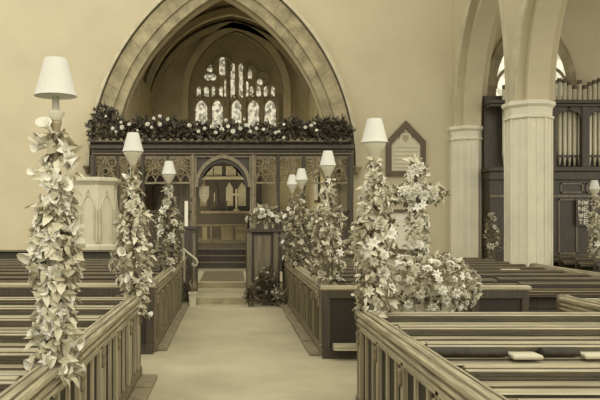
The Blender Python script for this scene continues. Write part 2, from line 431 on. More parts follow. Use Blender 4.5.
cst.build('cresting','carve',scr)
MB().box(XL,XR,SY-.12,SY-.06,SZ(154.2),SZ(153.2)).build('fillet','carve',scr)
posts=[93.5,143,193,253,278,303.5,328,350]
for p in posts:
    wdt=.085 if p in (93.5,193,253,350) else .05
    mb=MB().box(S(p)-wdt,S(p)+wdt,SY-.08,SY+.08,.28,SZ(155))
    mb.box(S(p)-wdt*.45,S(p)+wdt*.45,SY-.13,SY-.07,.28,SZ(155))
    mb.build('post','carve' if p in (193,253) else 'screen',scr,bevel=.015)
def tracery(xa,xb,z0,z1,name='tracery'):
    mb=MB(); cx=(xa+xb)/2; a=(xb-xa)/2-.03; y=SY-.02; h=z1-z0
    c=pointed(cx,a,h*.62,z0,7)
    # ogee: arch then reversed finial
    mb.tube([(x,y,z) for x,z in c],.03,5)
    for s in (-1,1):
        c2=pointed(cx+s*a*.5,a*.48,h*.3,z0,5); mb.tube([(x,y,z) for x,z in c2],.022,5)
        mb.tube(ring3(cx+s*a*.66,z0+h*.77,y,h*.17,12),.026,5,True)
        for k in range(4):
            an=pi/4+k*pi/2; mb.tube(ring3(cx+s*a*.66+h*.08*cos(an),z0+h*.77+h*.08*sin(an),y,h*.075,8),.015,4,True)
        mb.tube([(cx+s*a,y,z0+h*.45),(cx+s*a*.55,y,z0+h*.55),(cx+s*.02,y,z0+h*.98)],.022,5)
    mb.tube(ring3(cx,z0+h*.42,y,h*.13,10),.024,5,True)
    mb.tube([(cx,y,z0+h*.62),(cx,y,z1)],.03,5)
    mb.box(xa,xb,SY-.05,SY+.04,z0-.05,z0).box(xa,xb,SY-.05,SY+.04,z1-.03,z1+.02)
    mb.build(name,'carve',scr)
lights=[(93.5,118),(118,143),(143,168),(168,193),(253,278),(278,303.5),(303.5,328),(328,350)]
for a,b in lights:
    tracery(S(a)+.05,S(b)-.05,SZ(182),SZ(157))
for p in (118,168):
    MB().box(S(p)-.03,S(p)+.03,SY-.05,SY+.05,SZ(213),SZ(156)).build('mullion','screen',scr)
# dado
for a,b in ((93.5,143),(143,193),(253,278),(278,303.5),(303.5,328),(328,350)):
    mb=MB().box(S(a),S(b),SY-.03,SY+.03,.28,SZ(212)); 
    n=2 if b-a>40 else 1
    for k in range(n):
        u=S(a)+(S(b)-S(a))*k/n; v=S(a)+(S(b)-S(a))*(k+1)/n
        mb.box(u+.08,u+.14,SY-.06,SY,.5,SZ(216)).box(v-.14,v-.08,SY-.06,SY,.5,SZ(216)).box(u+.08,v-.08,SY-.06,SY,SZ(218),SZ(216))
    mb.build('dado_panel','screen',scr)
    MB().box(S(a),S(b),SY-.08,SY+.06,SZ(213),SZ(210.5)).build('dado_rail','screen',scr)
# doorway arch
dc=S(223); da=(S(250)-S(196))/2; d_in=[(x,z) for x,z in pointed(dc,da-.06,.82,SZ(187),10)]; d_out=[(x,z) for x,z in pointed(dc,da+.04,.93,SZ(187),10)]
# four-centred look: flatten
MB().band(d_in,d_out,SY-.12,SY+.06).build('door_arch','carve',scr)
d2=[(x,z) for x,z in pointed(dc,da-.14,.72,SZ(187),10)]
MB().band(d2,d_in,SY-.05,SY+.06).build('door_arch_inner','screen',scr)
sp=MB(); h=len(d_out)//2
sp.prism([(S(195),SZ(187))]+d_out[:h+1]+[(d_out[h][0],SZ(155)),(S(195),SZ(155))],'y',SY-.01,SY+.03)
sp.prism([(S(251),SZ(187))]+list(reversed(d_out[h:]))+[(d_out[h][0],SZ(155)),(S(251),SZ(155))],'y',SY-.01,SY+.03)
sp.build('spandrel','screen',scr)
fr=MB().box(S(195.5),S(250.5),SY-.1,SY,SZ(157.5),SZ(156.3)).box(S(195.5),S(196.7),SY-.1,SY,SZ(187),SZ(157)).box(S(249.3),S(250.5),SY-.1,SY,SZ(187),SZ(157))
fr.build('spandrel_frame','carve',scr)
# shield hung at the doorway
sx,sz=S(204),SZ(186)
sh=thing('shield','small pale shield hung at the left of the screen doorway','shield',(sx,SY+.25,sz))
MB().prism([(sx-.14,sz),(sx+.14,sz),(sx+.14,sz-.28),(sx+.09,sz-.4),(sx,sz-.5),(sx-.09,sz-.4),(sx-.14,sz-.28)],'y',SY+.1,SY+.13).build('shield_face','faint',sh)
em=MB()
for k in range(-2,3): em.tube([(sx+k*.012,SY+.095,sz-.27),(sx+k*.035,SY+.095,sz-.07)],.009,4)
em.box(sx-.06,sx+.06,SY+.085,SY+.1,sz-.29,sz-.26).box(sx-.012,sx+.012,SY+.085,SY+.1,sz-.44,sz-.29).box(sx-.05,sx+.05,SY+.085,SY+.1,sz-.36,sz-.34)
em.build('emblem','stone',sh)
MB().box(sx-.01,sx+.01,SY+.1,SY+.12,sz-.02,SZ(165)).build('cord','iron',sh)

# ------------------------------------------------------------------ flowers and leaves
def meshdata(mb,name,m):
    me=bpy.data.meshes.new(name); me.from_pydata([Vector(v) for v in mb.v],[],mb.f); me.materials.append(M[m]); me.update(); return me
def lily(m):
    mb=MB()
    for k in range(6):
        a=k*pi/3; d=Vector((cos(a),sin(a),.45)); mb.leaf((0,0,0),d,(-cos(a)*.5,-sin(a)*.5,1),1,.5,.35,.15)
    mb.lathe([(.03,0),(.06,.1),(.02,.5)],(0,0,0),5); return meshdata(mb,'lily_blossom',m)
def rose(m):
    mb=MB()
    for t,(el,L,n) in enumerate(((.15,1,7),(.6,.85,6),(1.1,.65,5))):
        for k in range(n):
            a=2*pi*k/n+t*.4; d=Vector((cos(a)*cos(el),sin(a)*cos(el),sin(el)))
            mb.leaf((0,0,0),d,(-cos(a)*sin(el),-sin(a)*sin(el),cos(el)),L,.75,.12,.25)
    return meshdata(mb,'rose_blossom',m)
def arum(m):
    mb=MB(); pr=[(.05,-.2),(.14,.1),(.28,.45),(.5,.75)]
    vs=[];fs=[];n=9
    for r,z in pr:
        for k in range(n):
            a=2*pi*k/n; vs.append((r*cos(a),r*sin(a),z+ (0 if r<.4 else .3*cos(a))))
    for i in range(3):
        for k in range(n): fs.append((i*n+k,i*n+(k+1)%n,i*n+n+(k+1)%n,i*n+n+k))
    mb.add(vs,fs); mb.lathe([(.04,0),(.05,.5),(.01,.6)],(0,0,0),5)
    return meshdata(mb,'arum_blossom',m)
BL=[lily('white'),rose('white'),arum('white'),rose('cream'),lily('cream')]
def blossom(parent,p,d,size,kinds=(0,1,2,3,4)):
    o=bpy.data.objects.new('blossom',BL[random.choice(kinds)]); C.objects.link(o); o.parent=parent
    o.location=Vector(p)-Vector(ROOTLOC[parent.name])
    q=Vector(d).to_track_quat('Z','Y'); o.rotation_euler=(q.to_matrix()@Matrix.Rotation(random.uniform(0,6.28),3,'Z')).to_euler()
    o.scale=(size,)*3
def rv():
    while True:
        v=Vector((random.uniform(-1,1),random.uniform(-1,1),random.uniform(-1,1)))
        if .05<v.length<1: return v.normalized()
def garland(loc,z0,z1,R,nleaf,nbl,LS,leafm,label,bl_kinds=(0,1,2,3,4),bs=.07,bulge=None,second=None):
    g=thing('flower_garland',label,'garland',(loc[0],loc[1],z0),'flower garlands wound round the lamp standards')
    bulge=bulge or (lambda t: (.7+.4*sin(min(1,t*1.25)*pi)+.16*sin(t*17+loc[1]))*(1 if t<.7 else max(.2,1-3.2*(t-.7))))
    mbs=[MB(),MB()]
    for i in range(nleaf):
        t=random.random()
        if t>.72 and random.random()<.55: t*=.7
        z=z0+(z1-z0)*t; r=R*bulge(t)*sqrt(random.uniform(.05,1)); a=random.uniform(0,2*pi)
        # winding: offset along a spiral
        p=Vector((loc[0]+r*cos(a),loc[1]+r*sin(a),z)); out=Vector((cos(a),sin(a),0))
        d=(out*random.uniform(.1,.9)+rv()*.7+Vector((0,0,-.35))).normalized()
        mb=mbs[1] if (second and random.random()<.35) else mbs[0]
        L=LS*random.uniform(.6,1.35)
        mb.leaf(p,d,(out+rv()*.8+Vector((0,0,.5))),L,L*random.uniform(.38,.65),random.uniform(.05,.4),random.uniform(.05,.3))
    n0=len(mbs[0].f); mbs[0].add(mbs[1].v,mbs[1].f)
    fo_=mbs[0].build('foliage',leafm,g,recalc=False)
    if second:
        fo_.data.materials.append(M[second])
        for q in fo_.data.polygons[n0:]: q.material_index=1
    # ivy tendril winding up
    MB().tube([(loc[0]+.05*cos(k*.9),loc[1]+.05*sin(k*.9),z0+(z1-z0)*k/28) for k in range(29)],.008,4).build('stem','leafD',g)
    for i in range(nbl):
        t=(i+random.random())/nbl; z=z0+(z1-z0)*t; a=random.uniform(-pi*1.05,.05*pi); r=R*bulge(t)*random.uniform(.75,1.05)
        out=Vector((cos(a),sin(a),random.uniform(-.3,.5)))
        blossom(g,(loc[0]+r*cos(a),loc[1]+r*sin(a),z),out+rv()*.4,bs*random.uniform(.7,1.3),bl_kinds)
    return g
def lamp(loc,z0,zs,label,k=1.0):
    """pole from z0, shade bottom at zs"""
    x,y=loc; L=thing('lamp_standard',label,'lamp',(x,y,z0),'shaded lamps on poles along the pews')
    MB().tube([(x,y,z0),(x,y,zs-.16)],.017,8).build('pole','iron',L)
    MB().lathe([(.02,-.28),(.03,-.25),(.02,-.23),(.025,-.19),(.035,-.16),(.035,-.14)],(x,y,zs),12).build('collar','iron',L,smooth=True)
    MB().lathe([(.022,-.17),(.035,-.14),(.05*k,-.11),(.075*k,-.07),(.108*k,-.01),(.108*k,.0)] if y>5 else [(.02,-.17),(.03,-.14),(.052,-.095),(.05,-.085),(.022,-.08),(.02,0)],(x,y,zs),16).build('lamp_bowl','glass',L,smooth=True)
    sh=MB().lathe([(.12*k,0),(.112*k,.03),(.064*k,.215*k),(.060*k,.215*k),(.112*k,.03),(.122*k,0)],(x,y,zs),24)
    sh.f=sh.f[:-2]
    sh.build('lamp_shade','shade',L)
    MB().lathe([(.03,-.03),(.034,0),(.017,.02)],(x,y,z0+.03),10).build('base_collar','iron',L)
LXl,LXr=-1.0,1.30
lamps=[
 (( -1.0,4.13),.93,2.46,'tall white-shaded lamp standard nearest on the left, rising over pale garland',1.0),
 ((-1.05,7.80),.93,2.49,'white-shaded lamp standing at the far end of the near left pew rail',.95),
 ((-1.0,11.8),.93,2.50,'small white-shaded lamp rising from the middle of the far left pew block',1.0),
 ((1.30,6.48),.93,2.445,'pale-shaded lamp at the end post of the near right pew block, beside the hatchment',1.0),
 ((1.28,9.42),.93,2.46,'white-shaded lamp at the near corner of the right pew block beyond the cross passage',.9),
 ((1.27,12.8),.93,2.46,'right-hand one of two close small lamps before the screen, larger shade',.95),
 ((1.215,14.05),.93,2.44,'left-hand one of two close small lamps before the screen, smaller shade',.9),
 ((8.1,16.0),.0,2.43,'small white-shaded lamp far right in front of the organ',.95)]
for a in lamps: lamp(*a)
garland((-1.0,4.13),  .86,2.27,.108,900,46,.08,'leafL','large pale garland of lilies and ivy round the nearest left lamp',(0,2,2,1,1),.07,second='leafP',bulge=lambda t:(.95+.22*sin(t*15+1))*(1 if t<.78 else max(.3,1-3*(t-.78))))  # overexposed daylight on this garland put into its pale leaf colours
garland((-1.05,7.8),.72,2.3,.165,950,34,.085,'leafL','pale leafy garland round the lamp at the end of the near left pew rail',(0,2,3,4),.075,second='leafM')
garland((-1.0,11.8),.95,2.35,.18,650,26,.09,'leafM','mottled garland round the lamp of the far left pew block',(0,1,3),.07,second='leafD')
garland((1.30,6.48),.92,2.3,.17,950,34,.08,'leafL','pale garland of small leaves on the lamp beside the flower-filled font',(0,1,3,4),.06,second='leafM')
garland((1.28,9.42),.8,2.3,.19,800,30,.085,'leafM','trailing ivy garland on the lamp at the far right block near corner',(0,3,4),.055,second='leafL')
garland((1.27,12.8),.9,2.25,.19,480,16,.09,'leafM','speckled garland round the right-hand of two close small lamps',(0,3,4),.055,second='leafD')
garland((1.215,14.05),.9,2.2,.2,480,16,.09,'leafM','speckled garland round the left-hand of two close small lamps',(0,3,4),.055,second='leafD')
garland((8.12,16.0),.7,2.3,.13,380,18,.09,'leafL','pale garland round the small lamp in front of the organ',(0,1,3),.08,second='leafM')

# foliage along the screen top
fo=thing('screen_foliage','dark evergreen bank dotted with white flowers along the screen top','foliage',(AC,SY,SZ(142)),None)
mbk=MB(); mbd=MB()
def topy(px):
    h=122+3*sin(px*.21)+2*sin(px*.53+1)
    if px<122: h=min(h,106+max(0,(px-108))*1.0+max(0,(100-px))*2.0)
    if px>318: h=min(h,124-4*sin((px-318)/32*pi)) + (max(0,px-344)*2)
    if 190<px<280: h+=5
    return h
for i in range(5200):
    px=random.uniform(90,351); t=random.random()**.8; zt=SZ(topy(px)); z=SZ(143)+(zt-SZ(143))*t
    p=Vector((S(px),SY+random.uniform(-.32,.2),z)); d=(rv()+Vector((0,-.25,.45))).normalized(); L=random.uniform(.1,.2)
    mb=mbd if (random.random()<.12 or (205<px<300 and random.random()<.45)) else mbk
    mb.leaf(p,d,rv()+Vector((0,-.6,.3)),L,L*random.uniform(.3,.5),random.uniform(0,.3),.15)
mbk.build('evergreen_sprays','leafK',fo,recalc=False); mbd.build('fern_sprays','leafD',fo,recalc=False)
for px,py,s in ((115,130,.06),(118,133,.05),(124,129,.08),(123,124,.05),(131,126,.06),(149,126,.08),(153,129,.05),(155,120,.06),(161,118,.06),(161,126,.07),(169,121,.06),(190,127,.07),(199,133,.06),(205,130,.06),(212,128,.07),(216,134,.06),(222,131,.08),(228,128,.07),(233,133,.08),(240,130,.07),(246,127,.07),(250,133,.06),(256,130,.06),(263,131,.06),(275,134,.06),(278,133,.05),(283,139,.05),(283,126,.05),(304,129,.06),(310,127,.06),(313,125,.05),(315,132,.06),(108,118,.04),(139,132,.04),(226,122,.06),(236,120,.05),(218,124,.06),(244,121,.05)):
    blossom(fo,(S(px),SY-.36,SZ(py)),(random.uniform(-.5,.5),-1,random.uniform(-.1,.6)),s*1.0,(0,1,1))

# ------------------------------------------------------------------ pews
RT=.91
CACHE={}
def pew(x0,x1,D,label,group,top='oaktop',back='oakmid'):
    key=(round(x1-x0,3),back,top)
    root=thing('pew',label,'pew',(x0,D,0),group)
    if key in CACHE:
        for ch in CACHE[key]:
            c=ch.copy(); C.objects.link(c); c.parent=root; ROOTLOC[c.name]=ROOTLOC[root.name]
        return root
    parts=[]
    b=MB().box(x0,x1,D+.0,D+.02,.02,RT-.03)
    for za,zb in ((.02,.3),(.312,.56),(.572,.72),(.73,.845)): b.box(x0,x1,D-.018,D+.004,za,zb)
    b.box(x0,x1,D-.058,D-.0,RT-.03,RT-.014).box(x0,x1,D-.014,D+.02,RT-.014,RT+.003).box(x0,x1,D-.04,D+.002,RT-.06,RT-.043)
    parts.append(b.build('backrest',back,root))
    t=MB().prism([(D-.06,RT-.014),(D-.065,RT-.008),(D-.06,RT-.003),(D-.012,RT-.003),(D-.012,RT-.014)],'x',x0,x1)
    t.prism([(D-.02,RT+.003),(D-.02,RT+.012),(D+.03,RT+.012),(D+.036,RT+.003)],'x',x0,x1)
    t.box(x0,x1,D-.03,D+.002,RT-.043,RT-.03)
    parts.append(t.build('top_rail',top,root))
    l=MB().prism([(D-.215,RT-.106),(D-.22,RT-.1),(D-.21,RT-.095),(D-.11,RT-.092),(D-.11,RT-.106)],'x',x0+.02,x1-.02)
    l.prism([(D-.118,RT-.078),(D-.118,RT-.071),(D-.018,RT-.067),(D-.018,RT-.078)],'x',x0+.02,x1-.02)
    l.box(x0+.02,x1-.02,D-.205,D-.18,RT-.138,RT-.124)
    parts.append(l.build('book_ledge',top,root))
    parts.append(MB().box(x0+.02,x1-.02,D-.112,D-.018,RT-.1,RT-.078).box(x0+.02,x1-.02,D-.2,D-.02,RT-.124,RT-.106).box(x0+.02,x1-.02,D-.195,D-.17,RT-.17,RT-.138).build('ledge_rail',back,root))
    parts.append(MB().box(x0+.01,x1-.01,D+.02,D+.4,.41,.45).build('seat',top,root,bevel=.01))
    e=MB().box(x0+.4,x0+.44,D+.02,D+.36,0,.41).box(x1-.44,x1-.4,D+.02,D+.36,0,.41)
    parts.append(e.build('seat_support','oak',root))
    CACHE[key]=parts
    return root
def partition(xf,side,y0,y1,label,pitch=.785,bar='oakpost',bw=.022):
    """panelled enclosure along an aisle; xf = outer face, side=+1: face looks towards +x"""
    s=side; X=lambda d: xf-s*d*.78
    t=thing('pew_enclosure',label,'pew enclosure',(X(.08),(y0+y1)/2,0),None)
    # moulded top rail, stepped
    pf=[(.0,.76),(0,.785),(-.014,.79),(-.014,.815),(.012,.818),(.012,.832),(-.02,.836),(-.024,.85),(-.012,.862),(.014,.866),(.014,.878),(-.016,.882),(-.03,.895),(-.03,.918),(-.018,.926),(.008,.93),(.011,.912),(.022,.912),(.025,.94),(.07,.945),(.073,.925),(.084,.925),(.087,.945),(.12,.94),(.124,.905),(.15,.9),(.15,.875),(.13,.87),(.13,.76)]
    MB().prism([(X(d),z+0.0) for d,z in pf],'y',y0,y1).build('top_rail','oakrail',t)
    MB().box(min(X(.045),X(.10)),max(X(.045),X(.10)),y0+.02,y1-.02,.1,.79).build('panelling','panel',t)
    MB().prism([(X(-.02),0),(X(.13),0),(X(.13),.14),(X(.02),.14),(X(0),.11),(X(-.02),.1)],'y',y0,y1).build('plinth','oak',t)
    n=max(2,int(round((y1-y0)/pitch))); dy=(y1-y0)/n
    mu=MB()
    for k in range(n):
        for q in (.3,.65):
            yy=y0+dy*(k+q); mu.box(min(X(.018),X(.05)),max(X(.018),X(.05)),yy-bw,yy+bw,.14,.78)
        a,b=y0+dy*k,y0+dy*(k+1)
        mu.box(min(X(.022),X(.05)),max(X(.022),X(.05)),a,b,.74,.775)
    mu.build('mullions',bar,t)
    for k in range(n+1):
        yy=min(max(y0+dy*k,y0+.05),y1-.05)
        bt=MB().box(min(X(.0),X(.07)),max(X(.0),X(.07)),yy-.036,yy+.036,.12,.80).build('buttress',bar,t,bevel=.008)
        cb=MB().lathe([(.008,-.08),(.016,-.07),(.02,-.04),(.013,-.015),(.02,.01),(.024,.03),(.014,.045)],(X(-.012),yy,.70),8)
        cb.build('carved_bracket','carve',bt,smooth=True)
    # rounded end post at each end
    for yy in (y0,y1):
        MB().lathe([(.08,0),(.08,.14),(.065,.16),(.065,.78),(.075,.79),(.075,.83),(.088,.845),(.088,.9),(.08,.93),(.04,.95)],(X(.07),yy,0),8,pi/8).build('end_post','oak',t)
    return t
partition(-.98,1,2.4,7.85,'panelled oak pew enclosure along the near left edge of the aisle')
partition(-.98,1,9.6,15.95,'panelled oak pew enclosure on the left, beyond the cross passage',bar='oakmidpost',bw=.015)
partition(1.165,-1,2.4,6.55,'panelled oak pew enclosure at the near right corner of the aisle')
partition(1.165,-1,9.3,15.9,'dark panelled oak pew enclosure on the right, leading to the screen',bar='oakmidpost',bw=.015)
partition(3.55,-1,3.0,7.75,'short stretch of pew enclosure rail far right beyond the near right pews')
partition(5.72,1,8.6,13.4,'pale pew enclosure rail slanting below the right-hand pillar')

P=.785
def block(x0,x1,ys,desc,group,top='oaktop',back='oakmid'):
    n=len(ys)
    for k,y in enumerate(ys):
        lab='%s oak pew back from the front of %s'%(ORD[k],desc)
        pew(x0,x1,y,lab,group,top,back)
ysn=lambda a,n:[a-P*k for k in range(n)]
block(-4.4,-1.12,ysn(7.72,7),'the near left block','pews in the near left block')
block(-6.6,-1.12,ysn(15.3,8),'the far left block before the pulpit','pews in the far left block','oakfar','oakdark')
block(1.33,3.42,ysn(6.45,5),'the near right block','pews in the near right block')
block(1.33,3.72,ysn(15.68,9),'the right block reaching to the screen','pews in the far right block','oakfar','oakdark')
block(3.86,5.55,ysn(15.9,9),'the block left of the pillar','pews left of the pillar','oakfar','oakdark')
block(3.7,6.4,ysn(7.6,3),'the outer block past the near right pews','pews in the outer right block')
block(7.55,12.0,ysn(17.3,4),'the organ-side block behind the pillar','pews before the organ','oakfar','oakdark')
# front desk of the far left block and the dark panelled backs facing the cross passage
fd=thing('front_desk','tall dark oak front desk of the far left pews, below the pulpit','desk',(-4.5,16.25,0))
MB().box(-7.2,-1.15,16.2,16.25,0,1.04).build('front_board','oakdark',fd); MB().box(-7.25,-1.12,16.1,16.3,1.04,1.075).build('top_ledge','oak',fd)
for xa,xb,yy,lab,key in ((1.17,3.78,9.12,'dark panelled back of the right block facing the cross passage','R'),(-6.6,-1.0,9.42,'dark panelled back of the far left block facing the cross passage','L')):
    p=thing('back_screen',lab,'pew back',((xa+xb)/2,yy,0))
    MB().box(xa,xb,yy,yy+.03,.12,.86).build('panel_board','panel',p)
    MB().prism([(yy-.03,.86),(yy-.05,.88),(yy-.05,.91),(yy+.06,.92),(yy+.06,.86)],'x',xa-.02,xb+.02).build('top_rail','oaktop',p)
    MB().box(xa,xb,yy-.05,yy+.03,0,.13).build('plinth','oakdark',p)
    mb=MB(); n=int((xb-xa)/.55)
    for k in range(n+1):
        u=xa+.05+(xb-xa-.1)*k/n; mb.box(u-.045,u+.045,yy-.025,yy,.13,.76)
    mb.box(xa,xb,yy-.027,yy,.761,.86).build('stiles','oakdark',p)
    if key=='R':
        MB().box(xa+.12,xa+.62,yy-.2,yy-.05,.13,.2).build('kneeling_step','oaktop',p)

# things lying on the near right pews
def on_ledge(px,py,zl,wpx,name,label,cat,m,h=.02,d=.16,group=None,rot=False):
    D=(1.75-zl)*720/(py-220); x=(px-230)/720*D; w_=wpx/720*D/2
    t=thing(name,label,cat,(x,D,zl),group)
    return t,x,D,w_
LZ=RT-.088
def ledge_y(k,y0=6.45): return y0-P*k-.1
def lie(xa,xb,y,z,h,d,name,label,cat,m,group=None,round_=False,part=None):
    o=MB()
    if round_:
        o.prism([(y+d/2*cos(a*pi/6),z+h/2+h/2*sin(a*pi/6)) for a in range(12)],'x',xa,xb)
    else: o.box(xa,xb,y-d/2,y+d/2,z,z+h)
    return tag(o.build(name,m,loc=((xa+xb)/2,y,z),bevel=.012 if not round_ else .02),label,cat,group)
k3=ledge_y(2)
XA=lambda px,D:(px-230)/720*D
lie(XA(428,k3),XA(505,k3),k3,RT-.066,.06,.13,'kneeler_cushion','long dark kneeler cushion on the near right pew ledge, left of the open paper','cushion','cushion',None,True)
lie(XA(541,k3),XA(577,k3),k3,RT-.066,.06,.12,'kneeler_cushion','short dark cushion on the near right pew ledge, right of the open paper','cushion','cushion',None,True)
lie(XA(508,k3),XA(538,k3),k3,RT-.072,.03,.19,'hymn_paper','pale paper lying between two dark cushions on a near right pew','paper','paper')
lie(XA(580,k3),XA(606,k3),k3,RT-.072,.03,.15,'hymn_paper','pale paper at the right end of the near right pew ledge','paper','paper')
y4=15.9-P*4
lie(XA(499,y4),XA(517,y4),y4-.1,RT-.082,.06,.16,'open_book','small pale open book lying on a pew left of the pillar foot','book','paper')

# ------------------------------------------------------------------ pulpit
pu=thing('pulpit','pale carved stone octagonal pulpit standing left of the rood screen','pulpit',(-3.38,17.9,0))
pc=(-3.42,17.95)
def octmb(prof,c,mb=None):
    mb=mb or MB(); vs=[];fs=[]
    for r,z in prof: vs+=[(x,y,z) for x,y in octo(c[0],c[1],r)]
    n=len(prof)
    for i in range(n-1):
        for k in range(8): fs.append((i*8+k,i*8+(k+1)%8,i*8+8+(k+1)%8,i*8+8+k))
    fs+= [tuple(range(8)),tuple(range(n*8-8,n*8))]
    return mb.add(vs,fs)
octmb([(.45,0),(.45,.2),(.35,.3),(.33,.7),(.45,.9),(.58,1.0)],pc).build('pedestal','pulpit',pu)
octmb([(.585,1.0),(.61,1.02),(.61,1.12),(.57,1.16),(.57,2.62)],pc).build('drum','pulpit',pu)
octmb([(.57,2.6),(.62,2.66),(.66,2.7),(.66,2.77),(.6,2.79)],pc).build('cornice','pulpit',pu)
for k in range(8):
    an=k*pi/4; nx,ny=cos(an),sin(an); tx,ty=-sin(an),cos(an)
    if ny>.5: continue
    def Q(u,z,d): return (pc[0]+nx*(.57+d)+tx*u, pc[1]+ny*(.57+d)+ty*u, z)
    mb=MB()
    c=pointed(0,.13,.24,2.12,6); mb.tube([Q(-.13,1.3,.01)]+[Q(u,z,.01) for u,z in c]+[Q(.13,1.3,.01)],.022,5)
    mb.tube([Q(-.2,2.02,.0),Q(0,2.48,.01),Q(.2,2.02,.0)],.018,5)
    mb.build('arched_panel','pulpit',pu)
    for u in (-.2,.2):
        MB().tube([Q(u,1.2,.02),Q(u,2.0,.02)],.028,6).build('colonnette','stone',pu)
# stair rail beside the pulpit, and the curled handrail near the stall
r1=thing('pulpit_stair_rail','thin iron stair rail with upright right of the pulpit','handrail',(-1.75,17.2,0))
f=lambda px,py,D:(XA(px,D),D,1.75+(220-py)/720*D)
MB().tube([f(144,213,17.2),f(155,222,17.2),f(168,234,17.2),f(176,244,17.2)],.022,6).build('rail','railiron',r1)
MB().tube([f(158,224,17.2),(XA(158,17.2),17.2,.28)],.02,6).build('upright','railiron',r1)
MB().tube([f(175,243,17.2),(XA(175,17.2),17.2,.28)],.02,6).build('upright','railiron',r1)
r2=thing('stall_handrail','pale handrail ending in a curl beside the dark left stall','handrail',(-.95,15.0,0))
pts=[f(183,248.5,15.1),f(187,252,15.1),f(192,256,15.1),f(196,259,15.1),f(197.5,262,15.1),f(196.5,265,15.1),f(194,266,15.1),f(192.3,264.5,15.1),f(193,262.8,15.1)]
MB().tube(pts,.022,7).build('rail','railiron',r2)
MB().tube([f(184,249.5,15.1),(XA(184,15.1),15.1,0)],.02,6).build('upright','railiron',r2)

# ------------------------------------------------------------------ clergy desks by the steps
dl=thing('clergy_stall','tall dark oak clergy stall left of the steps to the screen','stall',(-.92,16.3,0))
MB().box(-1.1,-.74,16.02,16.62,.0,1.55).build('body','oakdark',dl); MB().box(-1.13,-.71,15.98,16.66,1.55,1.61).build('top_rail','oakdark',dl)
MB().box(-1.07,-.77,15.99,16.03,.14,.2).box(-1.07,-1.01,15.99,16.03,.14,1.45).box(-.83,-.77,15.99,16.03,.14,1.45).build('end_panel','oak',dl)
MB().box(-1.13,-.71,15.97,16.66,0,.12).build('plinth','oakdark',dl)
dr=thing('reading_desk','dark oak reading desk with plain panel right of the steps','desk',(.75,15.5,0))
MB().box(.36,1.06,15.3,16.2,0,1.5).build('body','oakdark',dr)
MB().box(.34,1.08,15.2,16.25,1.5,1.56).build('desk_top','oakdark',dr)
MB().box(.52,.86,15.27,15.31,.5,1.42).build('panel','oak',dr)
MB().box(.36,.46,15.25,15.31,.0,1.5).box(.92,1.02,15.25,15.31,.0,1.5).box(.36,1.06,15.25,15.31,0,.14).build('stiles','oak',dr)
br=thing('lectern_rest','small dark lectern rest with a hanging white book marker on the left stall','lectern',(-.98,16.3,1.61))
q=16.1; zt_=1.75+(220-201)/720*q; zb_=1.75+(220-233)/720*q
MB().box(-1.1,-.86,16.12,16.45,zt_,zt_+.05).box(-1.02,-.98,16.27,16.31,1.63,zt_).box(-1.07,-.92,16.2,16.4,1.61,1.63).build('bookrest','oakdark',br)
MB().box(XA(184.6,q),XA(188,q),q,q+.012,zb_+.08,zt_).build('book_marker','marble',br)
# potted plants and flower vases
def bush(name,label,cat,base,pot_r,pot_h,R,H,n,LS,leafm,nbl,bs,potm,group=None,kinds=(0,1),up=.4,flat=1.0):
    x,y,z=base; t=thing(name,label,cat,base,group)
    if potm: MB().lathe([(pot_r*.7,0),(pot_r*.95,pot_h*.85),(pot_r*1.08,pot_h*.86),(pot_r*1.08,pot_h),(pot_r*.9,pot_h)],(x,y,z),14).build('pot',potm,t)
    mb=MB()
    for i in range(n):
        v=rv(); v.z=abs(v.z) if random.random()<.75 else v.z*.5
        k=random.uniform(.25,1); p=Vector((x+v.x*R*k,y+v.y*R*k*flat,z+pot_h+.02+max(-.3*H,v.z*H*k)))
        mb.leaf(p,(v+rv()*.6+Vector((0,0,up*.5))).normalized(),rv()+Vector((0,-.3,.6)),LS*random.uniform(.6,1.4),LS*random.uniform(.25,.5),random.uniform(.1,.5),.15)
    mb.build('foliage',leafm,t,recalc=False)
    st=MB()
    for i in range(8):
        v=rv(); st.tube([(x+v.x*pot_r*.3,y+v.y*pot_r*.3,z+pot_h*.8),(x+v.x*R*.5,y+v.y*R*.5*flat,z+pot_h+abs(v.z)*H*.7)],.006,4)
    st.build('stem','leafD',t)
    for i in range(nbl):
        v=rv(); v.z=abs(v.z); v.y=-abs(v.y)
        blossom(t,(x+v.x*R,y+v.y*R*flat,z+pot_h+v.z*H),v+rv()*.3,bs*random.uniform(.7,1.3),kinds)
    return t
bush('potted_plant','large dark potted plant with small white blooms before the reading desk','plant',(.74,14.85,0),.12,.2,.25,.58,340,.13,'leafD',9,.04,'pot')
bush('potted_plant','low dark potted fern at the right edge of the steps','plant',(.42,14.55,0),.07,.16,.1,.28,130,.1,'leafD',0,.04,'pot')
bush('potted_plant','low pale-leaved potted plant beside the right pew enclosure end','plant',(1.0,14.55,0),.07,.14,.1,.2,110,.1,'leafM',3,.04,'pot')
bush('potted_plant','dark leafy plant beside the white pot at the left stall','plant',(-.87,15.0,0),.07,.16,.07,.34,150,.08,'leafD',0,.04,'pot')
wp=thing('white_flower_pot','square white flower pot at the left foot of the steps','pot',(-.76,14.65,0))
MB().prism([(-.82,0),(-.70,0),(-.685,.24),(-.835,.24)],'y',14.59,14.71).build('pot_body','potw',wp); MB().box(-.845,-.675,14.57,14.73,.24,.29).build('rim','potw',wp)
mb=MB()
for i in range(26):
    v=rv(); mb.leaf((-.76+v.x*.05,14.65+v.y*.05,.29),Vector((v.x*.4,v.y*.4,1)),rv(),random.uniform(.1,.26),.03,.2,.1)
mb.build('foliage','leafM',wp,recalc=False)
bush('flower_vase','vase of white flowers and leaves standing on the reading desk','vase',(.77,15.5,1.56),.06,.16,.42,.3,300,.12,'leafM',20,.06,'potw',None,(0,1,1),.4,.5)

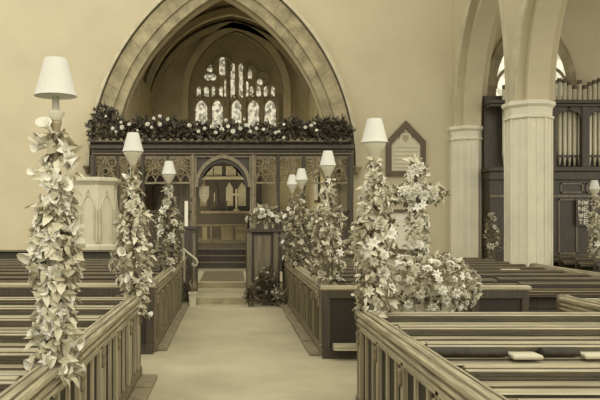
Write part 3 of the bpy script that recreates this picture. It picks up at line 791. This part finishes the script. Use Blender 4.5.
# ------------------------------------------------------------------ font dressed with flowers
fc=(2.12,7.95)
ft=thing('font','octagonal stone font buried under a bank of flowers','font',(fc[0],fc[1],0))
octmb([(.5,0),(.5,.12),(.4,.14),(.4,.24),(.22,.3),(.2,.6),(.3,.72),(.44,.78),(.46,1.05),(.42,1.06)],fc).build('bowl_and_stem','pulpit',ft)
fb=thing('flower_bank','broad bank of white flowers and leaves heaped over the font','flowers',(fc[0],fc[1],1.06))
ml,md,mk=MB(),MB(),MB()
for i in range(2300):
    v=rv(); k=random.uniform(.6,1); px_=fc[0]+v.x*.56*k; z=1.02+v.z*.34*k
    p=Vector((px_,fc[1]+v.y*.5*k-.05,z)); L=random.uniform(.05,.11)
    mb=random.choice((ml,mk,mk) if z<.98 else (ml,ml,ml,md))
    mb.leaf(p,(v+rv()*.8).normalized(),rv()+v,L,L*random.uniform(.35,.6),random.uniform(0,.4),.2)
ml.build('pale_leaves','leafL',fb,recalc=False); md.build('mid_leaves','leafM',fb,recalc=False); mk.build('dark_leaves','leafD',fb,recalc=False)
for i in range(85):
    a=random.uniform(-pi,0); el=random.uniform(-.6,1.2); v=Vector((cos(a)*cos(el),sin(a)*cos(el),sin(el)))
    blossom(fb,(fc[0]+v.x*.6,fc[1]-.05+v.y*.54,1.02+v.z*.37),v+rv()*.3,random.uniform(.028,.06),(0,1,1,3))
fx=thing('floral_cross','upright cross of white flowers and leaves rising from the font','flower cross',(2.09,7.95,1.25))
cx=XA(417,7.95); ml,md=MB(),MB()
zc=1.75+(220-194)/720*7.95; ztop=1.75+(220-163)/720*7.95
segs=[((cx,1.25),(cx,ztop),1.0),((XA(389,7.95),zc),(XA(440,7.95),zc),.75)]
MB().tube([(cx,8.0,1.1),(cx,8.0,ztop-.03)],.02,6).tube([(segs[1][0][0],8.0,zc),(segs[1][1][0],8.0,zc)],.018,6).build('frame','pot',fx)
bl=0
for (a,b,wt) in segs:
    for i in range(int(420*wt)):
        t=random.random(); v=rv()
        p=Vector((a[0]+(b[0]-a[0])*t+v.x*.085,7.97+v.y*.07,a[1]+(b[1]-a[1])*t+v.z*.07)); L=random.uniform(.05,.1)
        (ml if random.random()<.65 else md).leaf(p,(v+rv()*.6).normalized(),rv()+Vector((0,-.5,.3)),L,L*.5,.2,.2)
    for i in range(int(26*wt)):
        t=(i+random.random())/(26*wt); v=rv(); v.y=-abs(v.y)-.4
        blossom(fx,(a[0]+(b[0]-a[0])*t+v.x*.09,7.93+v.y*.06,a[1]+(b[1]-a[1])*t+v.z*.06),v,random.uniform(.05,.075),(0,1,1,3))
ml.build('pale_leaves','leafL',fx,recalc=False); md.build('mid_leaves','leafM',fx,recalc=False)

# ------------------------------------------------------------------ hatchment and tablet on the east wall
HX=lambda px:(px-230)/720*WY
HZ=lambda py:1.75+(220-py)/720*WY
hm=thing('hatchment','house-shaped painted memorial board in a brown frame on the east wall','memorial board',(HX(405.3),WY-.05,HZ(148)))
def house(l,r,t,sh_,b): return [(HX(l),HZ(b)),(HX(r),HZ(b)),(HX(r),HZ(sh_)),(HX((l+r)/2),HZ(t)),(HX(l),HZ(sh_))]
oP,iP=house(385.6,425,120.8,141.5,176),house(390.8,419.8,128.6,144.5,171)
MB().prism(oP,'y',WY-.02,WY).prism(oP,'y',WY-.025,WY-.02).build('back_board','hatchfr',hm)
fr=MB()
for i in range(5):
    j=(i+1)%5; fr.prism([oP[i],oP[j],iP[j],iP[i]],'y',WY-.1,WY-.02)
fr.build('frame','hatchfr',hm)
MB().prism(iP,'y',WY-.05,WY-.03).build('painted_face','hatch',hm)
em=MB(); ex,ez=HX(405.3),HZ(138.5)
em.prism([(ex-.09,ez+.09),(ex+.09,ez+.09),(ex+.085,ez-.04),(ex,ez-.13),(ex-.085,ez-.04)],'y',WY-.056,WY-.05)
em.tube([(ex-.2,WY-.053,ez-.02),(ex-.16,WY-.053,ez+.15),(ex,WY-.053,ez+.2),(ex+.16,WY-.053,ez+.15),(ex+.2,WY-.053,ez-.02)],.02,4)
em.build('emblem','faint',hm)
tx=MB()
for py in (148,152,156,160,164,168): tx.box(HX(393.5),HX(417),WY-.053,WY-.05,HZ(py)-.012,HZ(py)+.012)
tx.build('lettering','faint',hm)
tb=thing('wall_tablet','white marble wall tablet below the hatchment, behind the flower cross','tablet',(HX(405),WY-.05,HZ(230)))
MB().box(HX(389.5),HX(421),WY-.07,WY,HZ(249),HZ(212.5)).build('marble_slab','marble',tb)
MB().box(HX(388),HX(422),WY-.13,WY,HZ(212.5),HZ(209.5)).build('cornice','hatchfr',tb)
MB().box(HX(388),HX(422),WY-.12,WY,HZ(252),HZ(249)).build('shelf','hatchfr',tb)

# ------------------------------------------------------------------ organ
OY=20.3
OX=lambda px:(px-230)/720*OY
OZ=lambda py:1.75+(220-py)/720*OY
og=thing('pipe_organ','large pipe organ with dark panelled case and pale pipes behind the pillar','organ',(9.5,20.6,0))
x0,x1=OX(490),11.9
MB().box(x0,x1,OY,WY-.05,0,OZ(180)).build('lower_case','oakdark',og)
im=MB().box(x0-.05,x1,OY-.12,WY-.05,OZ(171.5),OZ(167)).box(x0-.02,x1,OY-.06,WY-.05,OZ(180),OZ(171.5)); im.build('impost','screen',og,bevel=.02)
MB().box(x0,x1,OY+.45,WY-.15,OZ(171),OZ(93)).build('back_panel','oakdark',og)
co=MB().box(x0-.03,x1,OY-.1,OY+.25,OZ(107),OZ(104)).box(x0-.06,x1,OY-.16,OY+.3,OZ(104),OZ(100.5)); co.build('upper_cornice','oakdark',og,bevel=.02)
tr=MB()
for px in (520,552,585,617): tr.box(OX(px)-.1,OX(px)+.1,OY-.06,OY+.12,OZ(167),OZ(107))
tr.build('case_post','oakdark',og)
fz=MB()
for px in (520,552,585,617):
    for s in (-1,1):
        fz.prism([(OX(px)+s*.08,OZ(107)),(OX(px)+s*.55,OZ(107)),(OX(px)+s*.38,OZ(111)),(OX(px)+s*.2,OZ(113)),(OX(px)+s*.08,OZ(120))],'y',OY-.03,OY+.03)
fz.build('carved_shade','oakdark',og)
random.seed(3)
tops=[77,78,80,84,79,84,81,79]
for k in range(24):
    px=507.15+k*5.05
    if abs(px-585)<2.3 : px+=.0
    x=OX(px); t=tops[(k-11)%8]; r=.062
    pm=MB().lathe([(.02,OZ(166)),(.05,OZ(157)),(r,OZ(152)),(r,OZ(t))],(x,OY+.2,0),10).build('pipe','metal',og,smooth=True)
    MB().lathe([(r+.006,OZ(t+4)),(r+.006,OZ(t)),(r-.02,OZ(t)-.01)],(x,OY+.2,0),10).build('pipe_cap','hatchfr',pm)
    MB().box(x-.04,x+.04,OY+.12,OY+.15,OZ(157),OZ(154.5)).build('pipe_mouth','oakdark',pm)
pn=MB()
for a,b,t,bt in ((560,583,183,193),(586,612,183,193),(558,577,199,254),(591,612,199,254),(528,552,199,254)):
    xa,xb,zt,zb=OX(a),OX(b),OZ(t),OZ(bt)
    pn.box(xa,xb,OY-.03,OY,zt-.04,zt).box(xa,xb,OY-.03,OY,zb,zb+.04).box(xa,xa+.04,OY-.03,OY,zb,zt).box(xb-.04,xb,OY-.03,OY,zb,zt)
pn.build('case_panel_frame','oak',og)
MB().box(x0,x1,OY-.04,OY,OZ(197.5),OZ(195)).build('string_course','oak',og)
bn=thing('organ_bench','low dark bench at the foot of the organ','bench',(OX(580),19.7,0))
MB().box(9.4,10.4,19.5,19.85,.7,.78).build('seat','void',bn)
for xx in (9.45,10.3): MB().box(xx,xx+.06,19.53,19.82,0,.7).build('leg','void',bn)
# hymn board with pale figures
hb=thing('hymn_board','dark hymn board with four rows of white figures by the far right lamp','hymn board',(OX(584.5),OY-.08,OZ(212)))
xa,xb,zt,zb=OX(574.5),OX(587.5),OZ(199.5),OZ(225)
MB().box(xa,xb,OY-.1,OY-.045,zb,zt).build('board','oakdark',hb)
fgm=MB(); rows=4; rh=(zt-zb)/rows
glyph=['NW','NE','WE','TE']
strokes={'N':[(0,0,0,1),(0,1,1,0),(1,0,1,1)],'W':[(0,1,.25,0),(.25,0,.5,.8),(.5,.8,.75,0),(.75,0,1,1)],'E':[(0,0,0,1),(0,1,1,1),(0,.5,.8,.5),(0,0,1,0)],'T':[(0,1,1,1),(.5,0,.5,1)]}
for i,g in enumerate(glyph):
    for j,ch in enumerate(g):
        gx=xa+.07+j*.15; gz=zt-rh*(i+1)+.03
        for a in strokes[ch]:
            fgm.tube([(gx+a[0]*.11,OY-.105,gz+a[1]*(rh-.06)),(gx+a[2]*.11,OY-.105,gz+a[3]*(rh-.06))],.016,4)
fgm.build('white_figures','marble',hb)
hf=MB()
for i in range(5): hf.box(xa,xb,OY-.115,OY-.1,zt-rh*i-.008,zt-rh*i+.008)
hf.build('slats','oak',hb)
bush('flower_stand','stand of pale flowers glimpsed between the two right-hand pillars','flowers',(OX(491.5)*19.2/20.3,19.2,0),.1,1.0,.16,.95,170,.13,'leafM',14,.08,'pot',None,(0,1,3))

# ------------------------------------------------------------------ light, camera, view
wld=bpy.data.worlds.new('World'); bpy.context.scene.world=wld; wld.use_nodes=True
bg=wld.node_tree.nodes['Background']; bg.inputs['Color'].default_value=(1,.985,.94,1); bg.inputs['Strength'].default_value=.85
def sun(name,rot,e,ang):
    l=bpy.data.lights.new(name,'SUN'); l.energy=e; l.angle=math.radians(ang); l.color=(1,.98,.92)
    o=bpy.data.objects.new(name,l); C.objects.link(o); o.rotation_euler=[math.radians(a) for a in rot]
sun('daylight',(50,0,18),.95,60)
cam=bpy.data.cameras.new('Camera'); co=bpy.data.objects.new('Camera',cam); C.objects.link(co)
co.location=(0,0,1.75); co.rotation_euler=(pi/2,0,0)
cam.sensor_width=36; cam.lens=43.2; cam.shift_x=70/600; cam.shift_y=20/600; cam.clip_end=200
sc=bpy.context.scene; sc.camera=co
sc.view_settings.view_transform='Standard'; sc.view_settings.look='None'; sc.view_settings.gamma=1; sc.view_settings.use_curve_mapping=False
sc.view_settings.exposure=.8
